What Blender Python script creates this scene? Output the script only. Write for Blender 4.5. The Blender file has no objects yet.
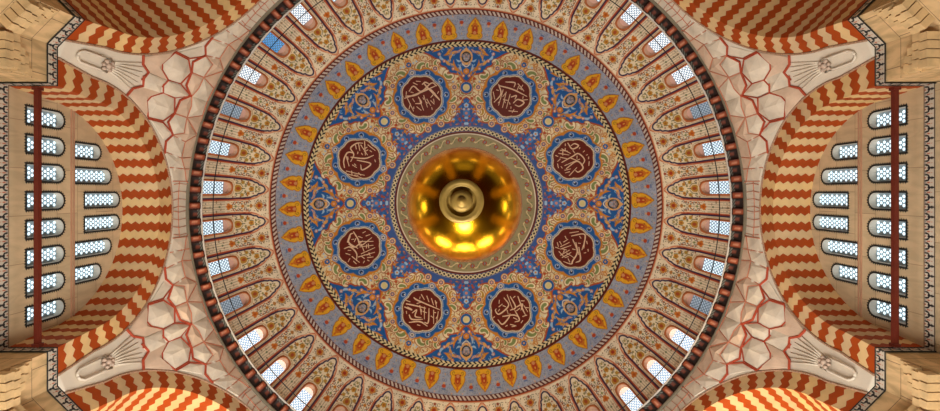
import bpy, math, random
import numpy as np
from mathutils import Vector
from mathutils.geometry import tessellate_polygon
PI = math.pi
R_ = math.radians
random.seed(5); rng = np.random.default_rng(5)
C = bpy.context.scene.collection
F = 508.0            # focal length in pixels
PX0, PY0 = 466.3, 192.0
CAMY = -480.0 / F    # camera stands a little off the dome's axis
EYE = 1.6            # everything is laid out with the eye at z = 0 and lifted by EYE at the end

# ------------------------------------------------------------------ helpers
def lin(c):
    c = np.asarray(c, dtype=float)
    if c.max() > 1.0: c = c / 255.0
    return np.where(c <= 0.04045, c / 12.92, ((c + 0.055) / 1.055) ** 2.4)

def link(o, parent=None):
    C.objects.link(o)
    if parent is not None: o.parent = parent
    return o

def raw_mesh(name, verts, faces, m=None, parent=None, cols=None, uvs=None, smooth=False):
    me = bpy.data.meshes.new(name)
    verts = np.asarray(verts, dtype=np.float32)
    if isinstance(faces, np.ndarray):
        k = faces.shape[1]; nf = faces.shape[0]
        me.vertices.add(len(verts)); me.vertices.foreach_set('co', verts.ravel())
        me.loops.add(nf * k); me.loops.foreach_set('vertex_index', faces.ravel().astype(np.int32))
        me.polygons.add(nf)
        me.polygons.foreach_set('loop_start', (np.arange(nf) * k).astype(np.int32))
        me.polygons.foreach_set('loop_total', np.full(nf, k, dtype=np.int32))
        me.update(calc_edges=True)
    else:
        me.from_pydata([tuple(map(float, v)) for v in verts], [], [tuple(map(int, f)) for f in faces])
        me.update()
    if cols is not None:
        a = me.color_attributes.new('Col', 'FLOAT_COLOR', 'POINT')
        cc = np.ones((len(verts), 4), dtype=np.float32); cc[:, :3] = cols
        a.data.foreach_set('color', cc.ravel())
    if uvs is not None:
        uvl = me.uv_layers.new(name='UVMap')
        li = np.empty(len(me.loops), dtype=np.int32); me.loops.foreach_get('vertex_index', li)
        uvl.data.foreach_set('uv', np.asarray(uvs, dtype=np.float32)[li].ravel())
    me.polygons.foreach_set('use_smooth', np.full(len(me.polygons), bool(smooth)))
    if m is not None: me.materials.append(m)
    me.validate()
    o = bpy.data.objects.new(name, me)
    return link(o, parent)

def grid_faces(nr, nc, wrap=False, mask=None):
    i, j = np.meshgrid(np.arange(nr - 1), np.arange(nc if wrap else nc - 1), indexing='ij')
    j2 = (j + 1) % nc
    f = np.stack([i * nc + j, (i + 1) * nc + j, (i + 1) * nc + j2, i * nc + j2], -1)
    f = f.reshape(-1, 4)
    if mask is not None: f = f[mask.reshape(-1)]
    return f

class Bm:
    """collects shapes into one mesh"""
    def __init__(s): s.v = []; s.f = []
    def add(s, v, f):
        n = len(s.v); s.v += [tuple(p) for p in v]; s.f += [tuple(i + n for i in q) for q in f]
    def box(s, a, b):
        x0, y0, z0 = a; x1, y1, z1 = b
        s.add([(x0,y0,z0),(x1,y0,z0),(x1,y1,z0),(x0,y1,z0),(x0,y0,z1),(x1,y0,z1),(x1,y1,z1),(x0,y1,z1)],
              [(0,3,2,1),(4,5,6,7),(0,1,5,4),(1,2,6,5),(2,3,7,6),(3,0,4,7)])
    def tube(s, pts, r, n=8, closed=False):
        pts = [Vector(p) for p in pts]; N = len(pts); vs = []; fs = []
        for i, p in enumerate(pts):
            a = pts[(i - 1) % N] if (closed or i > 0) else p
            b = pts[(i + 1) % N] if (closed or i < N - 1) else p
            d = (b - a).normalized()
            u = d.cross(Vector((0, 0, 1)))
            if u.length < 1e-3: u = d.cross(Vector((0, 1, 0)))
            u.normalize(); w = d.cross(u)
            rr = r[i] if hasattr(r, '__len__') else r
            for k in range(n):
                t = 2 * PI * k / n
                vs.append(p + u * (rr * math.cos(t)) + w * (rr * math.sin(t)))
        for i in range(N if closed else N - 1):
            j = (i + 1) % N
            for k in range(n):
                k2 = (k + 1) % n
                fs.append((i*n+k, i*n+k2, j*n+k2, j*n+k))
        if not closed:
            fs.append(tuple(range(n))[::-1]); fs.append(tuple((N-1)*n + k for k in range(n)))
        s.add(vs, fs)
    def lathe(s, prof, n=48, c=(0,0,0)):
        vs = []; fs = []
        for (r, z) in prof:
            for k in range(n):
                t = 2*PI*k/n; vs.append((c[0]+r*math.cos(t), c[1]+r*math.sin(t), c[2]+z))
        for i in range(len(prof)-1):
            for k in range(n):
                k2=(k+1)%n; fs.append((i*n+k,i*n+k2,(i+1)*n+k2,(i+1)*n+k))
        s.add(vs, fs)
    def build(s, name, m, parent=None, smooth=False):
        return raw_mesh(name, s.v, s.f, m, parent, smooth=smooth)

def empty(name, parent=None, loc=(0,0,0), rz=0.0):
    o = bpy.data.objects.new(name, None); o.location = loc; o.rotation_euler = (0, 0, rz)
    o.empty_display_size = 0.3
    return link(o, parent)

def tag(o, label, cat, group=None, kind=None):
    o['label'] = label; o['category'] = cat
    if group: o['group'] = group
    if kind: o['kind'] = kind
    return o

def dup(root, rz=None, loc=None):
    def cp(o, par):
        c = o.copy(); C.objects.link(c); c.parent = par
        for ch in list(o.children): cp(ch, c)
        return c
    r = cp(root, root.parent)
    if rz is not None: r.rotation_euler = (0, 0, rz)
    if loc is not None: r.location = loc
    return r

# ------------------------------------------------------------------ materials
def new_mat(name, rough=0.6, metal=0.0, spec=0.3):
    m = bpy.data.materials.new(name); m.use_nodes = True
    nt = m.node_tree; b = nt.nodes['Principled BSDF']
    b.inputs['Roughness'].default_value = rough; b.inputs['Metallic'].default_value = metal
    b.inputs['Specular IOR Level'].default_value = spec
    return m, nt, b

def N(nt, t, **kw):
    n = nt.nodes.new(t)
    for k, v in kw.items(): setattr(n, k, v)
    return n

def noise_vary(nt, b, src, amount=0.25, scale=1.5, bump=0.0, bscale=12.0, tint=None):
    """multiply the base colour by soft noise (plaster and stone mottling)"""
    tc = N(nt, 'ShaderNodeTexCoord')
    no = N(nt, 'ShaderNodeTexNoise'); no.inputs['Scale'].default_value = scale; no.inputs['Detail'].default_value = 6
    nt.links.new(tc.outputs['Object'], no.inputs['Vector'])
    mr = N(nt, 'ShaderNodeMapRange'); mr.inputs['From Min'].default_value = 0.3; mr.inputs['From Max'].default_value = 0.7
    mr.inputs['To Min'].default_value = 1 - amount; mr.inputs['To Max'].default_value = 1 + amount * 0.5
    nt.links.new(no.outputs['Fac'], mr.inputs['Value'])
    mx = N(nt, 'ShaderNodeMix', data_type='RGBA', blend_type='MULTIPLY'); mx.inputs[0].default_value = 1
    if hasattr(src, 'is_linked') or hasattr(src, 'links'): nt.links.new(src, mx.inputs[6])
    else: mx.inputs[6].default_value = (*src, 1)
    cb = N(nt, 'ShaderNodeCombineColor')
    for i in range(3): nt.links.new(mr.outputs['Result'], cb.inputs[i])
    nt.links.new(cb.outputs[0], mx.inputs[7])
    nt.links.new(mx.outputs[2], b.inputs['Base Color'])
    if bump:
        n2 = N(nt, 'ShaderNodeTexNoise'); n2.inputs['Scale'].default_value = bscale; n2.inputs['Detail'].default_value = 4
        nt.links.new(tc.outputs['Object'], n2.inputs['Vector'])
        bp = N(nt, 'ShaderNodeBump'); bp.inputs['Strength'].default_value = bump; bp.inputs['Distance'].default_value = 0.05
        nt.links.new(n2.outputs['Fac'], bp.inputs['Height']); nt.links.new(bp.outputs[0], b.inputs['Normal'])
    return mx

def plain(name, col, rough=0.65, amount=0.2, scale=1.5, metal=0.0, bump=0.15, spec=0.3, bscale=12):
    m, nt, b = new_mat(name, rough, metal, spec)
    noise_vary(nt, b, tuple(lin(col)), amount, scale, bump, bscale)
    return m

def painted(name, rough=0.6, amount=0.15, scale=0.8):
    m, nt, b = new_mat(name, rough)
    at = N(nt, 'ShaderNodeAttribute', attribute_name='Col')
    noise_vary(nt, b, at.outputs['Color'], amount, scale, 0.1, 10)
    return m

def emis(name, col, strength):
    m, nt, b = new_mat(name, 0.2)
    b.inputs['Base Color'].default_value = (*lin(col), 1)
    b.inputs['Emission Color'].default_value = (*lin(col), 1)
    b.inputs['Emission Strength'].default_value = strength
    return m

def stone(name, col, bw=1.6, bh=0.62, amount=0.2, joint=(120, 95, 70), vein=0.25):
    """ashlar with fine joints, from the UV map (metres)"""
    m, nt, b = new_mat(name, 0.7)
    uv = N(nt, 'ShaderNodeUVMap')
    br = N(nt, 'ShaderNodeTexBrick'); br.offset = 0.5
    c = lin(col)
    br.inputs['Color1'].default_value = (*(c * 1.06), 1); br.inputs['Color2'].default_value = (*(c * 0.9), 1)
    br.inputs['Mortar'].default_value = (*lin(joint), 1)
    br.inputs['Scale'].default_value = 1; br.inputs['Mortar Size'].default_value = 0.012
    br.inputs['Brick Width'].default_value = bw; br.inputs['Row Height'].default_value = bh
    nt.links.new(uv.outputs[0], br.inputs['Vector'])
    tc = N(nt, 'ShaderNodeTexCoord')
    mp = N(nt, 'ShaderNodeMapping'); mp.inputs['Scale'].default_value = (1.0, 1.0, 0.35)
    nt.links.new(tc.outputs['Object'], mp.inputs[0])
    wv = N(nt, 'ShaderNodeTexNoise'); wv.inputs['Scale'].default_value = 2.2; wv.inputs['Detail'].default_value = 8; wv.inputs['Distortion'].default_value = 1.2
    nt.links.new(mp.outputs[0], wv.inputs['Vector'])
    rp = N(nt, 'ShaderNodeValToRGB')
    rp.color_ramp.elements[0].position = 0.35; rp.color_ramp.elements[0].color = (*([1 - vein] * 2), 1 - vein * 1.2, 1)
    rp.color_ramp.elements[1].position = 0.6; rp.color_ramp.elements[1].color = (1.05, 1.03, 1, 1)
    nt.links.new(wv.outputs['Fac'], rp.inputs[0])
    mx = N(nt, 'ShaderNodeMix', data_type='RGBA', blend_type='MULTIPLY'); mx.inputs[0].default_value = 1
    nt.links.new(br.outputs['Color'], mx.inputs[6]); nt.links.new(rp.outputs[0], mx.inputs[7])
    nt.links.new(mx.outputs[2], b.inputs['Base Color'])
    return m

def zigzag(name, dark, light, light2):
    """red and cream stones with toothed joints; UV = (number of stones along the arch, metres across it)"""
    m, nt, b = new_mat(name, 0.65)
    uv = N(nt, 'ShaderNodeUVMap'); sp = N(nt, 'ShaderNodeSeparateXYZ'); nt.links.new(uv.outputs[0], sp.inputs[0])
    def M(op, a, bb=None, c=None):
        n = N(nt, 'ShaderNodeMath', operation=op)
        for i, v in enumerate((a, bb, c)):
            if v is None: continue
            if isinstance(v, (int, float)): n.inputs[i].default_value = v
            else: nt.links.new(v, n.inputs[i])
        return n.outputs[0]
    tri = M('PINGPONG', sp.outputs[1], 0.2025)            # 0..0.2025 triangle wave
    s = M('ADD', sp.outputs[0], M('MULTIPLY', M('SUBTRACT', tri, 0.101), 0.85))
    fr = M('FRACT', M('ADD', s, 0.25))
    dk = M('LESS_THAN', fr, 0.5)
    idx = M('FLOOR', M('ADD', M('MULTIPLY', s, 2), 0.5))
    wn = N(nt, 'ShaderNodeTexWhiteNoise', noise_dimensions='1D'); nt.links.new(idx, wn.inputs['W'])
    cl = N(nt, 'ShaderNodeMix', data_type='RGBA'); cl.inputs[6].default_value = (*lin(light), 1); cl.inputs[7].default_value = (*lin(light2), 1)
    nt.links.new(wn.outputs['Value'], cl.inputs[0])
    mx = N(nt, 'ShaderNodeMix', data_type='RGBA'); nt.links.new(dk, mx.inputs[0])
    nt.links.new(cl.outputs[2], mx.inputs[6]); mx.inputs[7].default_value = (*lin(dark), 1)
    noise_vary(nt, b, mx.outputs[2], 0.15, 1.2, 0.1, 9)
    return m

M_dome = painted('painted_plaster')
M_stone = stone('pale_ashlar', (214, 190, 150))
M_pier = stone('pier_marble', (212, 180, 134), 2.2, 0.8, vein=0.3)
M_tymp = stone('tympanum_stone', (196, 174, 140), 1.9, 1.15, joint=(150, 128, 100), vein=0.12)
M_pend = plain('pendentive_plaster', (222, 210, 190), 0.7, 0.12, 0.6)
M_face = plain('facet_plaster', (224, 210, 188), 0.7, 0.22, 1.1)
M_face2 = plain('rosy_plaster', (214, 186, 160), 0.7, 0.2, 1.1)
M_red = plain('red_line_paint', (176, 74, 48), 0.6, 0.2, 2)
M_thin = plain('rose_line_paint', (200, 128, 100), 0.6, 0.2, 2)
M_zig = zigzag('voussoirs', (166, 68, 12), (226, 190, 130), (208, 178, 138))
M_carve = plain('carved_stone', (214, 182, 132), .7, .25, 2.0)
M_gold = plain('gilded_copper', (238, 168, 26), 0.2, 0.25, 3.0, metal=1.0, bump=0.06, bscale=6)
M_brass = plain('brass', (150, 120, 56), 0.45, 0.25, 5, metal=.4, bump=0.1)
M_rod = plain('red_painted_iron', (98, 34, 20), 0.5, 0.15, 3)
M_wire = plain('black_wire', (20, 18, 18), 0.6, 0.1)
M_rvd = plain('painted_reveal', (206,168,140), .7, .1)
M_string = plain('string_course_stone', (184,140,110), .7, .2)
M_black = plain('black_paint', (34, 36, 34), 0.7, 0.1)
M_frame_o = plain('ochre_frame_paint', (190, 110, 60), 0.6, 0.2, 3)
M_white = plain('white_molding', (205, 196, 184), 0.6, 0.15)
M_lat = plain('grille_plaster', (150, 172, 186), 0.6, 0.1)
M_reveal = plain('window_reveal', (190, 184, 172), 0.7, 0.1)
M_brown = plain('maroon_field', (92, 24, 10), 0.55, 0.12, 4)
M_ink = plain('pale_inscription_paint', (216, 182, 150), 0.55, 0.1, 5)
M_carpet = plain('red_carpet', (70, 22, 14), 0.95, 0.3, 0.5)

# ------------------------------------------------------------------ a small painter for the painted plaster
class Canvas:
    def __init__(s, x0, x1, y0, y1, res, bg):
        s.x0, s.y0, s.res = x0, y0, res
        s.w = int((x1 - x0) * res) + 2; s.h = int((y1 - y0) * res) + 2
        s.a = np.empty((s.h, s.w, 3)); s.a[:] = np.asarray(bg) / 255.0
    def _box(s, xa, xb, ya, yb):
        i0 = max(0, int((xa - s.x0) * s.res) - 2); i1 = min(s.w, int((xb - s.x0) * s.res) + 3)
        j0 = max(0, int((ya - s.y0) * s.res) - 2); j1 = min(s.h, int((yb - s.y0) * s.res) + 3)
        if i1 <= i0 or j1 <= j0: return None
        X, Y = np.meshgrid(s.x0 + np.arange(i0, i1) / s.res, s.y0 + np.arange(j0, j1) / s.res)
        return (slice(j0, j1), slice(i0, i1)), X, Y
    def _put(s, sl, al, col):
        al = np.clip(al, 0, 1)[..., None]; s.a[sl] = s.a[sl] * (1 - al) + al * (np.asarray(col) / 255.0)
    def poly(s, pts, col):
        p = np.asarray(pts, float); b = s._box(p[:,0].min(), p[:,0].max(), p[:,1].min(), p[:,1].max())
        if b is None: return
        sl, X, Y = b; ins = np.zeros(X.shape, bool)
        q = np.roll(p, -1, 0)
        for (xa, ya), (xb, yb) in zip(p, q):
            if ya == yb: continue
            c = ((ya > Y) != (yb > Y)) & (X < (xb - xa) * (Y - ya) / (yb - ya) + xa)
            ins ^= c
        s._put(sl, ins.astype(float), col)
    def line(s, pts, w, col, closed=False, smooth=True):
        p = spline(pts, closed) if smooth else np.asarray(pts, float)
        b = s._box(p[:,0].min() - w, p[:,0].max() + w, p[:,1].min() - w, p[:,1].max() + w)
        if b is None: return
        sl, X, Y = b; D = np.full(X.shape, 1e9)
        for (xa, ya), (xb, yb) in zip(p[:-1], p[1:]):
            dx, dy = xb - xa, yb - ya; L = dx * dx + dy * dy + 1e-9
            t = np.clip(((X - xa) * dx + (Y - ya) * dy) / L, 0, 1)
            D = np.minimum(D, np.hypot(X - xa - t * dx, Y - ya - t * dy))
        s._put(sl, (w / 2 - D) * s.res + 0.5, col)
    def disc(s, c, r, col, r2=None, rot=0):
        r2 = r2 or r; m = max(r, r2); b = s._box(c[0] - m, c[0] + m, c[1] - m, c[1] + m)
        if b is None: return
        sl, X, Y = b; u = (X - c[0]) * math.cos(rot) + (Y - c[1]) * math.sin(rot); v = -(X - c[0]) * math.sin(rot) + (Y - c[1]) * math.cos(rot)
        s._put(sl, (1 - np.hypot(u / r, v / r2)) * min(r, r2) * s.res + 0.5, col)
    def ring(s, c, r, w, col):
        b = s._box(c[0] - r - w, c[0] + r + w, c[1] - r - w, c[1] + r + w)
        if b is None: return
        sl, X, Y = b; s._put(sl, (w / 2 - np.abs(np.hypot(X - c[0], Y - c[1]) - r)) * s.res + 0.5, col)
    def leaf(s, c, L, W, rot, col, edge=None, ew=0.8, curl=0.0):
        t = np.linspace(0, 1, 14); sh = np.sin(PI * t ** 0.8) * W / 2
        mid = curl * np.sin(PI * t) * L * 0.4
        up = np.stack([(t - 0.5) * L, mid + sh], 1); dn = np.stack([(t - 0.5) * L, mid - sh], 1)[::-1]
        p = np.vstack([up, dn]); cr, sr = math.cos(rot), math.sin(rot)
        p = np.stack([c[0] + p[:,0] * cr - p[:,1] * sr, c[1] + p[:,0] * sr + p[:,1] * cr], 1)
        if edge is not None: s.line(np.vstack([p, p[:1]]), ew * 2, edge, smooth=False)
        s.poly(p, col)
    def paisley(s, c, L, W, rot, hand, outer, edge, inner=None):
        t = np.linspace(0, 1, 16); a = rot + hand * (t ** 1.3) * 3.6
        st = L / 16; px = c[0] + np.cumsum(np.cos(a)) * st; py = c[1] + np.cumsum(np.sin(a)) * st
        w = W / 2 * np.minimum(1, (t + .12) * 4) ** .5 * (1 - t * .85) ** .8
        for x, y, r in zip(px, py, w): s.disc((x, y), r + .75, edge)
        for x, y, r in zip(px, py, w): s.disc((x, y), r, outer)
        if inner is not None:
            for x, y, r in list(zip(px, py, w))[1:10]: s.disc((x, y), r * .55, inner)
    def spiral(s, c, r, rot, turns, w, col, hand=1):
        t = np.linspace(0, 1, 22); a = rot + hand * t * turns * 2 * PI; rr = r * (1 - 0.8 * t)
        s.line(np.stack([c[0] + rr * np.cos(a), c[1] + rr * np.sin(a)], 1), w, col, smooth=False)
    def flower(s, c, r, col, mid, n=5, rot=0):
        for k in range(n):
            a = rot + 2 * PI * k / n; s.disc((c[0] + r * .6 * math.cos(a), c[1] + r * .6 * math.sin(a)), r * .48, col)
        s.disc(c, r * .42, mid)
    def speck(s, n, cols, r=0.5, region=None):
        for k in range(n):
            x = s.x0 + rng.random() * s.w / s.res; y = s.y0 + rng.random() * s.h / s.res
            if region and not region(x, y): continue
            s.disc((x, y), r * (0.6 + rng.random() * .8), cols[int(rng.integers(len(cols)))])
    def sample(s, x, y):
        u = np.clip((x - s.x0) * s.res, 0, s.w - 1.001); v = np.clip((y - s.y0) * s.res, 0, s.h - 1.001)
        i = u.astype(int); j = v.astype(int); fu = (u - i)[..., None]; fv = (v - j)[..., None]; a = s.a
        return (a[j, i] * (1-fu) + a[j, i+1] * fu) * (1-fv) + (a[j+1, i] * (1-fu) + a[j+1, i+1] * fu) * fv

def spline(pts, closed=False, n=5):
    p = np.asarray(pts, float)
    if len(p) < 3: return p
    q = np.vstack([p[-1:], p, p[:2]]) if closed else np.vstack([2*p[:1]-p[1:2], p, 2*p[-1:]-p[-2:-1]])
    out = []
    for k in range(1, len(q) - 2):
        for t in np.arange(n) / n:
            a, b, c, d = q[k-1], q[k], q[k+1], q[k+2]
            out.append(0.5 * (2*b + (c-a)*t + (2*a-5*b+4*c-d)*t*t + (3*b-a-3*c+d)*t**3))
    out.append(q[-2]); return np.array(out)

def inside(pts, X, Y):
    p = np.asarray(pts, float); q = np.roll(p, -1, 0); ins = np.zeros(X.shape, bool)
    for (xa, ya), (xb, yb) in zip(p, q):
        if ya == yb: continue
        ins ^= ((ya > Y) != (yb > Y)) & (X < (xb - xa) * (Y - ya) / (yb - ya) + xa)
    return ins

CREAM=(212,196,156); BLUE=(24,84,148); DBLUE=(26,62,128); OCH=(196,124,34); RED=(164,70,32); GREEN=(120,132,78)
MAR=(88,24,14); GREY=(152,158,174); GOLD=(220,160,36); BLACK=(26,24,28); PINK=(196,150,130); PURP=(70,84,140); LBLUE=(150,180,210); WHITE=(222,214,196)

# ------------------------------------------------------------------ the dome: a sphere, addressed by its radius in the photo
DR, DZ = 15.6, 29.5
_ph = np.linspace(0, PI / 2, 4000); _rp = F * DR * np.cos(_ph) / (DZ + DR * np.sin(_ph))
def dome_phi(r): return np.interp(np.asarray(r, float), _rp[::-1], _ph[::-1])
def dome_pt(r, th, off=0.0):
    ph = dome_phi(r); R = DR - off
    r, th, ph = np.broadcast_arrays(r, th, ph)
    return np.stack([R * np.cos(ph) * np.cos(th), R * np.cos(ph) * np.sin(th), DZ + R * np.sin(ph)], -1)
def dome_xy(x, y, off=0.0): return dome_pt(np.hypot(x, y), np.arctan2(y, x), off)

dome = empty('ceiling')
tag(dome, 'great round dome painted in blue, cream and ochre above a ring of windows', 'dome', kind='structure')

# ---- A: blue and cream field with eight roundels, one eighth painted and mirrored
RC = (116.0 * math.cos(R_(22.5)), 116.0 * math.sin(R_(22.5)))
ur = np.array([math.cos(R_(22.5)), math.sin(R_(22.5))]); ut = np.array([-ur[1], ur[0]])
def rel(a, t): return (RC[0] + a * ur[0] + t * ut[0], RC[1] + a * ur[1] + t * ut[1])
ca = Canvas(56, 168, -2, 68, 6, CREAM)
# scrolls over the whole cream ground
for k in range(260):
    x = 78 + rng.random() * 82; y = rng.random() * 62
    ca.spiral((x, y), 1.8 + rng.random() * 2.6, rng.random() * 6.28, 0.9, 0.6, [OCH, (168,90,44), (176,100,40), (150,130,80), (150,84,52)][k % 5], 1 if k % 2 else -1)
for k in range(60):
    x = 78 + rng.random() * 82; y = rng.random() * 62
    ca.disc((x, y), 0.9, [WHITE, PINK, GREEN, LBLUE][k % 4])
# outer blue field
bl = [(121.5,-3),(124,2),(129,6),(130.5,11),(132,17),(137,20),(139,25),(144,27),(147,32),(150,37),(152.5,43),(155,49),(156,70),(170,70),(170,-3)]
ca.line(bl[:-3], 3.2, RED); ca.poly(np.vstack([spline(bl[:-3]), bl[-3:]]), BLUE)
ca.line([(118,0),(124,4.5),(131,9)], 1.2, OCH)
for (c, L, W, a, col, cu) in [((138,9),15,3.6,0.5,OCH,.5),((148,13),13,3.4,2.6,(206,150,80),-.5),((142,17),10,3.0,1.0,(206,150,80),.5),((152,20),10,2.8,2.4,OCH,.5),
                              ((147,24),9,2.6,0.6,LBLUE,.5),((153,30),8,2.6,1.9,OCH,-.4),((136,5),8,2.2,.2,LBLUE,.4),((131,4),6,2.2,.4,OCH,.3),((154,9),9,2.4,1.9,PINK,.5),((155,40),7,2,1.6,OCH,.3),((144,7.5),6,2,1.2,LBLUE,.5),
                              ((150,16.5),6,1.6,2.6,(110,120,150),.4),((139,14),7,1.8,.9,(110,120,150),.4),((155,50),6,1.8,1.8,(206,150,80),.3)]:
    ca.leaf(c, L, W, a, col, None, curl=cu)
for p in [(156,14),(156,26),(150,27),(143,22),(135,13),(128,3),(155,35),(155,45)]: ca.flower(p, 1.7, (190,120,90), WHITE)
ca.disc((147,0), 8.2, (214,160,96), 6.4); ca.poly([(152,-4),(157.5,0),(152,4)], (214,160,96)); ca.disc((147,0), 5.6, BLACK, 4.8); ca.disc((147,0), 4.4, (120,112,110), 3.7)
for k in range(6): ca.disc((147+2.3*math.cos(k*PI/3), 2.3*math.sin(k*PI/3)), 0.8, (190,150,130))
ca.line([(140,4),(137,0),(140,-4)], 1, WHITE); ca.flower((132.5,0), 3, OCH, (220,150,110), 6)
for k in range(70):
    x = 126 + rng.random() * 31; y = rng.random() * 42
    if y < (x - 122) * .95: ca.spiral((x, y), 1.2 + rng.random(), rng.random() * 6.28, .7, .55, [OCH, (206,160,100), LBLUE, (120,130,160)][k % 4], 1 if k % 2 else -1)
# inner violet field along the small ring
vi = [(107,-3),(104,2.5),(99,5),(95,9),(90,9),(86,12),(82,13),(80,17),(79,26),(78.5,40),(70,40),(70,-3)]
ca.line(vi[:-2], 2.4, RED); ca.poly(np.vstack([spline(vi[:-2]), vi[-2:]]), (50,82,142))
for k in range(90):
    x = 78 + rng.random() * 27; y = rng.random() * 18
    if y < (107 - x) * .6: ca.disc((x, y), 1.0 + rng.random() * .5, [BLUE, (40,104,170), RED, LBLUE, (120,80,110), OCH][k % 6])
ca.flower((90,0), 3.4, (70,120,180), (200,130,110), 6); ca.flower((98,0), 2.4, LBLUE, OCH, 5)
# knot between the roundels
# foliage ring round the roundel
ca.disc(RC, 29, OCH)
CRM = (226,210,172)
BR = (150,84,46)
for (a_, t_, L, W, ro, hand) in [(25.5,-7,17,7.5,-.25,-1),(25.5,7,17,7.5,.25,1),(-26,-13,13,5,2.6,1),(-26,13,13,5,-2.6,-1)]:
    ca.paisley(rel(a_, t_), L, W, ro + R_(22.5), hand, CRM, BR, GREEN)
for (x, y, L, W, ro, hand) in [(128,14,14,7,2.2,-1),(107,11,15,6,2.9,-1),(95,15,13,5,2.4,1),(137,29,12,5.5,1.0,-1),(84,24,11,5,.6,1),(88,33,11,4.5,-1.4,1),(120,8,9,4.5,2.9,1),(141,38,10,4.5,2.4,1),(112,5,8,4,3.4,1)]:
    ca.paisley((x, y), L, W, ro, hand, CRM, BR, GREEN if (x not in (95,88)) else (170,130,50))
for (a_, t_) in [(34.5,0),(21,23),(21,-23),(-4,-33.5),(-22,25),(-22,-25),(-33,7),(-33,-7)]:
    c = rel(a_, t_); ca.disc(c, 3.4, (226,200,160)); ca.ring(c, 3.3, .7, OCH); ca.flower(c, 2.2, (120,96,110), (206,160,140), 6)
ca.flower(rel(34.5, 0), 2.6, BLUE, BLUE, 6); ca.disc(rel(34.5,0), 1, (210,150,90))

ca.disc((116,0), 6.6, CREAM); ca.ring((116,0), 4.6, 2.2, BLUE); ca.disc((116,0), 2.4, (205,190,130)); ca.ring((116,0), 6.4, .8, RED)
for (x,y) in [(105,5.5),(125,8)]: ca.disc((x,y), 1.5, RED)

def field_col(r, th):
    t = np.mod(th + PI/8, PI/4) - PI/8
    x = r * np.cos(t); y = np.abs(r * np.sin(t)); col = ca.sample(x, y)
    # plaited borders and the floral ring at the centre
    def put(m, c): col[m] = np.asarray(c) / 255.0
    put(r < 77.2, (110,112,140))
    u = th / (2*PI) * 104
    z = (np.mod(u, 1) * 2 - 1); w = (r - 74.3) / 2.1
    put((np.abs(w) < 1), BLACK); put((np.abs(w) < 1) & (np.abs(np.abs(w) - np.abs(z)) < .34), (206,190,150))
    put(r < 71.9, MAR); put(r < 69.9, (214,200,178)); put(r < 69.0, (150,120,78))
    m = (r < 68.6) & (r > 55.5)
    v = np.mod(th/(2*PI)*32, 1) - .5; q = (r - 63.4)
    put(m, (140,128,92))
    put(m & (np.abs(q - 2.4*np.sin(th*32)) < .55), (206,188,140)); put(m & (np.hypot(v*13, q) < 2.4), (150,66,40)); put(m & (np.hypot(v*13, q) < 1.1), (120,110,120))
    v2 = np.mod(th/(2*PI)*64+.5, 1) - .5; put(m & (np.hypot(v2*6.4, q + 2.0*np.sign(np.sin(th*32))) < 1.0), (104,116,70))
    put(r < 55.3, (196,160,90))
    u = th / (2*PI) * 208; z = (np.mod(u, 1) * 2 - 1); w = (r - 160.3) / 2.6
    put(r > 157.6, BLACK)
    z1 = np.mod(u + w * .45, 1); z2 = np.mod(u - w * .45 + .5, 1)
    put((w > -1) & (w < .05) & (np.abs(z1 - .5) < .27), (216,198,150)); put((w >= -.05) & (w < 1) & (np.abs(z2 - .5) < .27), (216,198,150))
    put(r > 162.9, MAR)
    return col

def polar_part(name, r0, r1, dr, nth, fn, off=0.0, keep=None, parent=dome):
    r = np.arange(r0, r1 + dr * .5, dr); th = np.arange(nth) / nth * 2 * PI
    Rr, T = np.meshgrid(r, th, indexing='ij'); P = dome_pt(Rr, T, off)
    col = lin(fn(Rr, T).reshape(-1, 3))
    mask = None
    if keep is not None:
        rm = (Rr[:-1] + Rr[1:]) / 2; tm = T[:-1] + PI / nth; mask = keep(rm, tm)
    return raw_mesh(name, P.reshape(-1, 3), grid_faces(len(r), nth, True, mask), M_dome, parent, cols=col, smooth=True)

polar_part('medallion_field', 40, 165.0, 0.5, 2304, field_col)
cap = polar_part('dome_crown', 0.5, 40, 4, 64, lambda r, t: np.full(r.shape + (3,), .55))

# ---- B: grey band of gold palmettes
PAL = [(188.6,0),(186.4,2.0),(183.5,4.2),(180,6.2),(177,7.3),(174.5,7.5),(172.9,6.8),(171,7.9),(168.6,8.1),(166.6,6.5),(165.5,3.2),(165.5,0)]
PALF = PAL + [(x, -y) for x, y in PAL[::-1][1:-1]]
cb_ = Canvas(162, 194, -16, 16, 7, GREY)
cb_.speck(330, [(120,128,150),(168,168,172),(176,150,130),(104,116,150),(150,150,120)], .45)
for s in (1, -1):
    for (x, y, a) in [(184,8,1.2),(176,11.5,.3),(170,11,1.4),(188,11,2)]: cb_.spiral((x, y*s), 1.9, a*s, .8, .5, (110,122,150), s)
    cb_.disc((189,5.5*s), .9, (196,160,140))
for y in (-13.3, 13.3): cb_.disc((182,y), 1.7, (172,66,34)); cb_.disc((185,y), .9, (90,110,150), 1.6); cb_.disc((179.2,y), 1.0, (200,160,120)); cb_.disc((170,y), 1.2, (176,150,120))
cp_ = Canvas(162, 194, -16, 16, 7, GOLD)
cp_.line(PALF, 1.4, (176,112,26), closed=True)
cp_.disc((176.5,0), 6.6, (190,106,30), 3.4); cp_.disc((175.5,0), 4.6, (168,58,24), 2.5); cp_.disc((172.5,0), 1.8, (206,140,90), 1.6); cp_.disc((177.5,0), 1.4, (214,150,60), .7)
cp_.disc((184.5,0), 1.6, (200,100,24), 1.0)
for s in (1,-1):
    cp_.spiral((169.2,4.2*s), 1.9, 0, .9, .7, (150,120,20), s); cp_.disc((174,4.8*s), 1.2, (226,170,50)); cp_.disc((179.5,3.1*s), .8, (150,90,20)); cp_.disc((171.5,2.6*s),.8,(150,50,20))
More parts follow.
